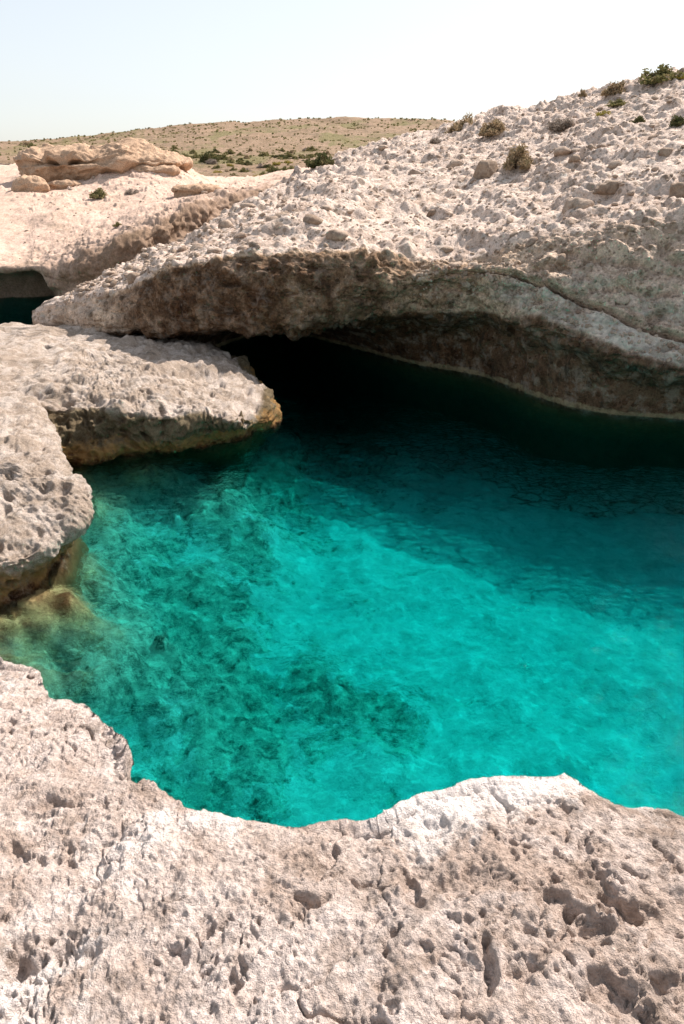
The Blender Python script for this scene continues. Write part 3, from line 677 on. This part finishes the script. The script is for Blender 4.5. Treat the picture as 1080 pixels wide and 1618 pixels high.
# second small outcrop at the left, below the cap
def small_outcrop(u, v, Y_, rx, ry, h, seed, label, mat='sandstone'):
    c = PY(u, v, Y_); na = 10
    def rg(z, s): return np.array([(c[0]+rx*s*math.cos(2*math.pi*i/na), Y_+ry*s*math.sin(2*math.pi*i/na), c[2]+z) for i in range(na)])
    def dd(P, uf, vf, Nf): return fbm(P, 1.1, 4, .55, seed)*.5*min(1, h) + fbm(P, 3, 3, .5, seed+3, True)*.12, {}
    o, _, _, _, _ = blob('sandstone_outcrop', [rg(-.8, .9), rg(0, .95), rg(h*.45, 1.05), rg(h*.8, .8)], [c+np.array([0, 0, h])], [8]*na, [5, 8, 8, 8], M[mat], dd)
    return tag(o, label, 'rock outcrop')
small_outcrop(48, 306, 38.5, .9, .6, .75, 5., 'small knobby tan outcrop below the big sandstone cap, far left')
small_outcrop(103, 296, 39.5, .8, .5, .28, 25., 'low flat tan slab half buried in sand under the sandstone cap')
small_outcrop(310, 305, 34.5, 1.0, .6, .30, 35., 'low crumbling tan outcrop on the sand above the dark ridge')
small_outcrop(245, 276, 41.0, 1.2, .7, .42, 45., 'crumbled tan rocks on the sand right of the sandstone cap')

# ---------------------------------------------------------------- stones set in the hillside
def ico(sub):
    bm = bmesh.new(); bmesh.ops.create_icosphere(bm, subdivisions=sub, radius=1)
    V = np.array([v.co for v in bm.verts]); F = np.array([[v.index for v in f.verts] for f in bm.faces]); bm.free()
    return V, F
V1, F1 = ico(2)
shapes = []
for s in range(10):
    rs = np.random.RandomState(s+50)
    n3 = fbm(V1, .9, 3, .6, s*7.3)
    V = V1*(1+.55*n3)[:, None]
    for k in range(5):                                    # flatten a few sides like broken faces
        dn = rs.normal(size=3); dn /= np.linalg.norm(dn); h = rs.uniform(.5, .8)
        e = V@dn - h; V = V-np.outer(np.maximum(e, 0)*.85, dn)
    V = V*np.array([1, rs.uniform(.65, .95), rs.uniform(.5, .8)])
    shapes.append(V)
V0, F0 = ico(1)
stone_meshes = [mesh_faces('stone', shapes[i], F1, M['stone'] if i % 3 else M['boulder'], link=False) for i in range(10)]
low_shapes = []
for s in range(8):
    V = V0*(1+.6*fbm(V0, 1.0, 2, .6, s*5.1+2))[:, None]*np.array([1, .85, .62]); low_shapes.append(V)

def project(Pw):
    x, y, z = Pw[:, 0], Pw[:, 1], Pw[:, 2]-CAMZ
    dep = y*CP - z*SP; up = y*SP + z*CP
    return 540+FPX*x/dep, 809-FPX*up/dep, dep
def scatter(HPt, Nrm, mask, count, seed, smin, smax, power=2.6):
    rs = np.random.RandomState(seed); u, v, dep = project(HPt)
    ok = np.where(mask & (u > -60) & (u < 1140))[0]
    pick = rs.choice(ok, count)
    size = smin*(1-rs.rand(count)*(1-(smin/smax)**power))**(-1/power)
    return pick, size, dep[pick], rs
def rotz_align(nrm, ang):
    q = Vector((0, 0, 1)).rotation_difference(Vector(nrm)) @ Quaternion((0, 0, 1), ang)
    return q
def place_stones(owner, HPt, Nrm, mask, n_single, n_rubble, seed, smin, smax):
    pick, size, dep, rs = scatter(HPt, Nrm, mask, n_single+n_rubble, seed, smin, smax)
    app = size/dep; order = np.argsort(-app)
    for k in order[:n_single]:
        i = pick[k]; s = size[k]
        o = bpy.data.objects.new('stone', stone_meshes[rs.randint(10)]); C.objects.link(o)
        o.parent = owner
        o.location = HPt[i] + Nrm[i]*s*.05
        o.rotation_mode = 'QUATERNION'; o.rotation_quaternion = rotz_align(Nrm[i], rs.uniform(0, 6.3))
        o.scale = (s, s*rs.uniform(.8, 1.1), s*rs.uniform(.7, 1))
    Vs, Fs, b = [], [], 0
    for k in order[n_single:]:
        i = pick[k]; s = size[k]
        R_ = np.array(rotz_align(Nrm[i], rs.uniform(0, 6.3)).to_matrix())
        V = (low_shapes[rs.randint(8)]*s)@R_.T + HPt[i] + Nrm[i]*s*.05
        Vs.append(V); Fs.append(F0+b); b += len(V)
    if Vs:
        o = mesh_faces('rubble', np.concatenate(Vs), np.concatenate(Fs), M['stone'], owner, smooth=False); tag(o, kind='stuff')

up = np.array([0, 0, 1.])
place_stones(hill, HP, HN*.5+up*.5, (HV > 6.05) & (HV < 10.05) & (HU > 1.5), 230, 2600, 11, .035, .36)
place_stones(slope_o, HP2, SN*.5+up*.5, (SV > 5) & (SV < 8.6), 30, 500, 12, .03, .3)

# ---------------------------------------------------------------- shrubs
def bush_mesh(kind, seed, n_leaf=520, rx=1.0, rz=.75, lean=0.0, leaf=.10, fill=.5):
    """unit shrub: radius 1, twigs from the base and leaf-sized faces through the crown."""
    rs = np.random.RandomState(seed)
    nb = 16; Vs, Fs, b = [], [], 0; tips = []
    for i in range(nb):
        a = rs.uniform(0, 6.3); el = rs.uniform(.15, 1.45); L = rs.uniform(.6, 1.0)
        d = np.array([math.cos(a)*math.cos(el)*rx, math.sin(a)*math.cos(el)*rx, math.sin(el)*rz*1.2]); d = d*L; d[0] += lean*d[2]
        mid = d*.5+rs.normal(size=3)*.06; pts = [np.zeros(3), mid, d]; tips.append(d)
        for j in range(2):
            p0, p1 = pts[j], pts[j+1]; r0, r1 = (.035, .02) if j == 0 else (.02, .007)
            ax = (p1-p0)/np.linalg.norm(p1-p0); s_ = np.cross(ax, [0.3, .2, 1]); s_ /= np.linalg.norm(s_); t_ = np.cross(ax, s_)
            for k in range(3):
                an = k*2.094; o_ = s_*math.cos(an)+t_*math.sin(an); Vs += [p0+o_*r0, p1+o_*r1]
            for k in range(3):
                k2 = (k+1) % 3; Fs.append((b+2*k, b+2*k2, b+2*k2+1, b+2*k+1))
            b += 6
    stems = mesh_faces('stems', np.array(Vs), Fs, M['wood'], smooth=False, link=False)
    # clumps round the tips
    nc = 34
    cc = np.array([tips[rs.randint(nb)]*rs.uniform(.65, 1.0)+rs.normal(size=3)*.12 for _ in range(nc)])
    cc[:, 2] = np.abs(cc[:, 2])*.8
    lowc = rs.normal(size=(14, 3)); lowc[:, 2] = 0; lowc /= np.linalg.norm(lowc, axis=1)[:, None]; lowc = lowc*rs.uniform(.4, .85, (14, 1))+np.array([0, 0, .12]); cc[:14] = lowc
    ci = rs.randint(0, nc, n_leaf); g = rs.normal(size=(n_leaf, 3)); g /= np.linalg.norm(g, axis=1)[:, None]
    ctr = cc[ci]+g*(rs.rand(n_leaf, 1)**.5)*np.array([.34, .34, .26])
    ctr[:, 2] = np.abs(ctr[:, 2])*.97+.02
    n1 = rs.normal(size=(n_leaf, 3)); n1[:, 2] += .5; n1 /= np.linalg.norm(n1, axis=1)[:, None]
    tt = np.cross(n1, rs.normal(size=(n_leaf, 3))); tt /= np.linalg.norm(tt, axis=1)[:, None]; bb = np.cross(n1, tt)
    sz = leaf*rs.uniform(.6, 1.3, (n_leaf, 1)); w_ = .55 if kind != 'leaf_brown' and kind != 'leaf_grey' else .3
    V = np.stack([ctr-tt*sz, ctr-bb*sz*w_, ctr+tt*sz*1.1, ctr+bb*sz*w_], 1).reshape(-1, 3)
    F = np.arange(n_leaf*4).reshape(-1, 4)
    fol = mesh_faces('foliage', V, F, M[kind], smooth=False, link=False)
    return stems, fol
def pick_point(HPt, u, v, band=9):
    pu, pv, dep = project(HPt)
    d = np.hypot(pu-u, pv-v); m_ = d < band
    if not m_.any(): return HPt[np.argmin(d)], dep[np.argmin(d)]
    idx = np.where(m_)[0]; dd = dep[idx]; near = idx[dd < dd.min()+1.5]
    k = near[np.argmin(d[near])]; return HPt[k], dep[k]
def put_bush(name, meshes, loc, wr, hr, rot, label, cat, group=None):
    e = bpy.data.objects.new(name, None); C.objects.link(e); e.location = loc; e.rotation_euler = (0, 0, rot); e.scale = (wr, wr, hr)
    e.empty_display_size = .2
    for nm, me in zip(('stems', 'foliage'), meshes):
        o = bpy.data.objects.new(nm, me); C.objects.link(o); o.parent = e
    return tag(e, label, cat, group)
BM = {}
for k_, kw in (('leaf_green', dict(seed=1, n_leaf=1500)), ('leaf_dark', dict(seed=2, n_leaf=1700)), ('leaf_brown', dict(seed=3, n_leaf=1700, leaf=.13)), ('leaf_grey', dict(seed=4, n_leaf=1800, leaf=.10)), ('leaf_yellow', dict(seed=5, n_leaf=600))):
    BM[k_] = bush_mesh(k_, **kw)
BM['lean'] = bush_mesh('leaf_brown', 9, 1700, lean=.9, leaf=.12)
# u, v of the foot, width and height in metres at that depth from pixel size
bushes = [
 ('round_shrub', 507, 262, 50, 30, 'leaf_dark', far, 'dark green rounded bush standing alone where the hillside meets the scrubland', 'bush', HP),
 ('windswept_shrub', 724, 209, 48, 32, 'lean', None, 'brown windswept bush leaning right on the skyline', 'bush', HP),
 ('dry_shrub', 780, 213, 58, 26, 'leaf_brown', None, 'low tan bush beside the windswept one on the skyline', 'bush', HP),
 ('low_shrub', 687, 220, 26, 11, 'leaf_grey', None, 'small flat grey bush left of the windswept one', 'bush', HP),
 ('dead_shrub', 888, 204, 52, 24, 'leaf_grey', None, 'grey dead cushion bush on the pale rubble below the skyline', 'bush', HP),
 ('dry_shrub', 813, 262, 58, 38, 'leaf_brown', None, 'shaggy brown bush growing over the round tan boulder', 'bush', HP),
 ('round_shrub', 971, 149, 44, 22, 'leaf_brown', None, 'rusty brown round bush on the skyline, upper right', 'bush', HP),
 ('round_shrub', 1041, 131, 70, 30, 'leaf_green', None, 'large olive green bush on the highest skyline, upper right', 'bush', HP),
 ('flowering_shrub', 1078, 124, 24, 10, 'leaf_yellow', None, 'small yellow flowering bush at the right end of the skyline', 'bush', HP),
 ('low_shrub', 1008, 197, 26, 20, 'leaf_dark', None, 'small dark green bush on the rubble under the rusty brown one', 'bush', HP),
 ('flowering_shrub', 950, 180, 26, 13, 'leaf_yellow', None, 'yellowish grass tuft right of the grey dead cushion bush', 'tuft', HP),
 ('low_shrub', 1070, 198, 30, 22, 'leaf_dark', None, 'small dark green bush at the right edge of the hillside', 'bush', HP),
 ('low_shrub', 976, 166, 38, 11, 'leaf_green', None, 'flat olive mat of a bush just below the rusty brown one', 'bush', HP),
 ('dry_tuft', 921, 149, 14, 12, 'leaf_brown', None, 'tiny dry sprig sticking up from the skyline', 'tuft', HP),
 ('dry_tuft', 158, 311, 34, 17, 'leaf_green', None, 'olive tuft on the pink sand under the sandstone cap', 'tuft', HP2),
 ('dry_tuft', 208, 306, 28, 11, 'leaf_grey', None, 'greyish dry tuft on the sand right of the olive one', 'tuft', HP2),
 ('dry_tuft', 185, 356, 16, 8, 'leaf_green', None, 'tiny olive tuft low on the open sand', 'tuft', HP2),
 ('round_shrub', 327, 250, 34, 20, 'leaf_dark', None, 'dark green bush in the scrubland right of the sandstone cap', 'bush', far),
]
for i, (nm, u, v, wpx, hpx, kd, _, lb, ct, arr) in enumerate(bushes):
    pt, dep = pick_point(arr, u, v); wr = wpx*dep/FPX/2*.95
    put_bush(nm, BM[kd], pt-np.array([0, 0, .04]), wr, hpx*dep/FPX*.95, i*1.3 if kd != 'lean' else 0., lb, ct)
rs = np.random.RandomState(21)
fu, fv, fd = project(far)
SL = dict(leaf_dark='dark green', leaf_green='olive green', leaf_brown='dry tan', leaf_grey='grey twiggy', leaf_yellow='yellowish')
scr = ('leaf_dark', 'leaf_green', 'leaf_brown', 'leaf_green', 'leaf_grey', 'leaf_yellow')
cand = np.where((fu > 250) & (fu < 520) & (fv > 236) & (fv < 292))[0]
for i in range(150):
    k = cand[rs.randint(len(cand))]; w_ = rs.uniform(5, 17)*fd[k]/FPX/2*1.2
    kk = scr[rs.randint(6) if i % 3 else rs.randint(2)]; put_bush('scrub_bush', BM[kk], far[k]-np.array([0, 0, .05]), w_, w_*rs.uniform(.8, 1.2), rs.uniform(0, 6), SL[kk]+' scrub bush in the scrubland behind the sandy mound', 'bush', SL[kk]+' scrub bushes behind the sandy mound')
cand = np.where((fu > -20) & (fu < 60) & (fv > 228) & (fv < 268))[0]
for i in range(22):
    k = cand[rs.randint(len(cand))]; w_ = rs.uniform(4, 12)*fd[k]/FPX/2*1.2
    kk = scr[rs.randint(6)]; put_bush('scrub_bush', BM[kk], far[k]-np.array([0, 0, .05]), w_, w_*rs.uniform(.8, 1.1), rs.uniform(0, 6), SL[kk]+' scrub bush on the far hill left of the sandstone cap', 'bush', SL[kk]+' scrub bushes at the far left')
# scrub cover of the far hill: too many and too small to count
cand = np.where((fu > -60) & (fu < 800) & (fv > 185) & (fv < 262) & (far[:, 1] > 90) & (far[:, 1] < 400))[0]
ks = cand[rs.randint(0, len(cand), 3000)]
lv = np.array([(-.5, 0, 0), (.5, 0, 0), (.3, .1, .8), (-.35, -.1, .75)]); Vs, Fs, Ft = [], [], []
for q, k in enumerate(ks):
    s_ = rs.uniform(.8, 2.6)*fd[k]/FPX*1.3
    for c_ in range(7):
        R_ = np.array(Matrix.Rotation(rs.uniform(0, 6.3), 3, 'Z'))@np.array(Matrix.Rotation(rs.uniform(-.7, .7), 3, 'X'))
        Vs.append((lv*s_*rs.uniform(.5, .9))@R_.T+far[k]+rs.normal(size=3)*s_*np.array([.35, .35, .08]))
Vs = np.concatenate(Vs)
sc_o = mesh_faces('scrub', Vs, np.arange(len(Vs)).reshape(-1, 4), M['leaf_green'], smooth=False)
tag(sc_o, 'fine scrub dotting the far brown hill', 'scrub', kind='stuff')

# ---------------------------------------------------------------- boulders lying on the hillside
V3, F3 = ico(4)
def boulder(u, v, wpx, hpx, seed, label, mat='boulder', arr=None):
    pt, dep = pick_point(HP if arr is None else arr, u, v); r = wpx*dep/FPX/2; h = hpx*dep/FPX/2
    V = V3*(1+.5*fbm(V3, .9, 3, .5, seed)+.11*fbm(V3, 3.0, 4, .6, seed+4, True)+.05*fbm(V3, 9, 3, .6, seed+5))[:, None]
    rr = np.random.RandomState(int(seed))
    for k in range(4):
        dn = rr.normal(size=3); dn /= np.linalg.norm(dn); e = V@dn-rr.uniform(.65, .85); V = V-np.outer(np.maximum(e, 0)*.7, dn)
    o = mesh_faces('boulder', V*np.array([r, r*.85, h]), F3, M[mat]); o.location = pt+np.array([0, r*.3, h*.2])
    return tag(o, label, 'boulder')
boulder(768, 279, 44, 36, 3., 'round tan boulder with the shaggy brown bush growing behind it')
boulder(968, 301, 46, 26, 5., 'low flat brown boulder on the right side of the hillside')
boulder(917, 334, 50, 32, 8., 'blocky pale brown boulder just above the shaded rock face', 'stone')
boulder(1074, 309, 34, 30, 13., 'reddish boulder cut by the right edge of the photo')
boulder(1054, 245, 24, 18, 17., 'small rust brown boulder high on the right of the hillside')
boulder(722, 264, 30, 16, 19., 'dark small boulder left of the round tan one', 'stone')

place_stones(hill, HP, HN, (HV > 4.4) & (HV < 6.1) & (HU > 8), 50, 700, 14, .03, .17)
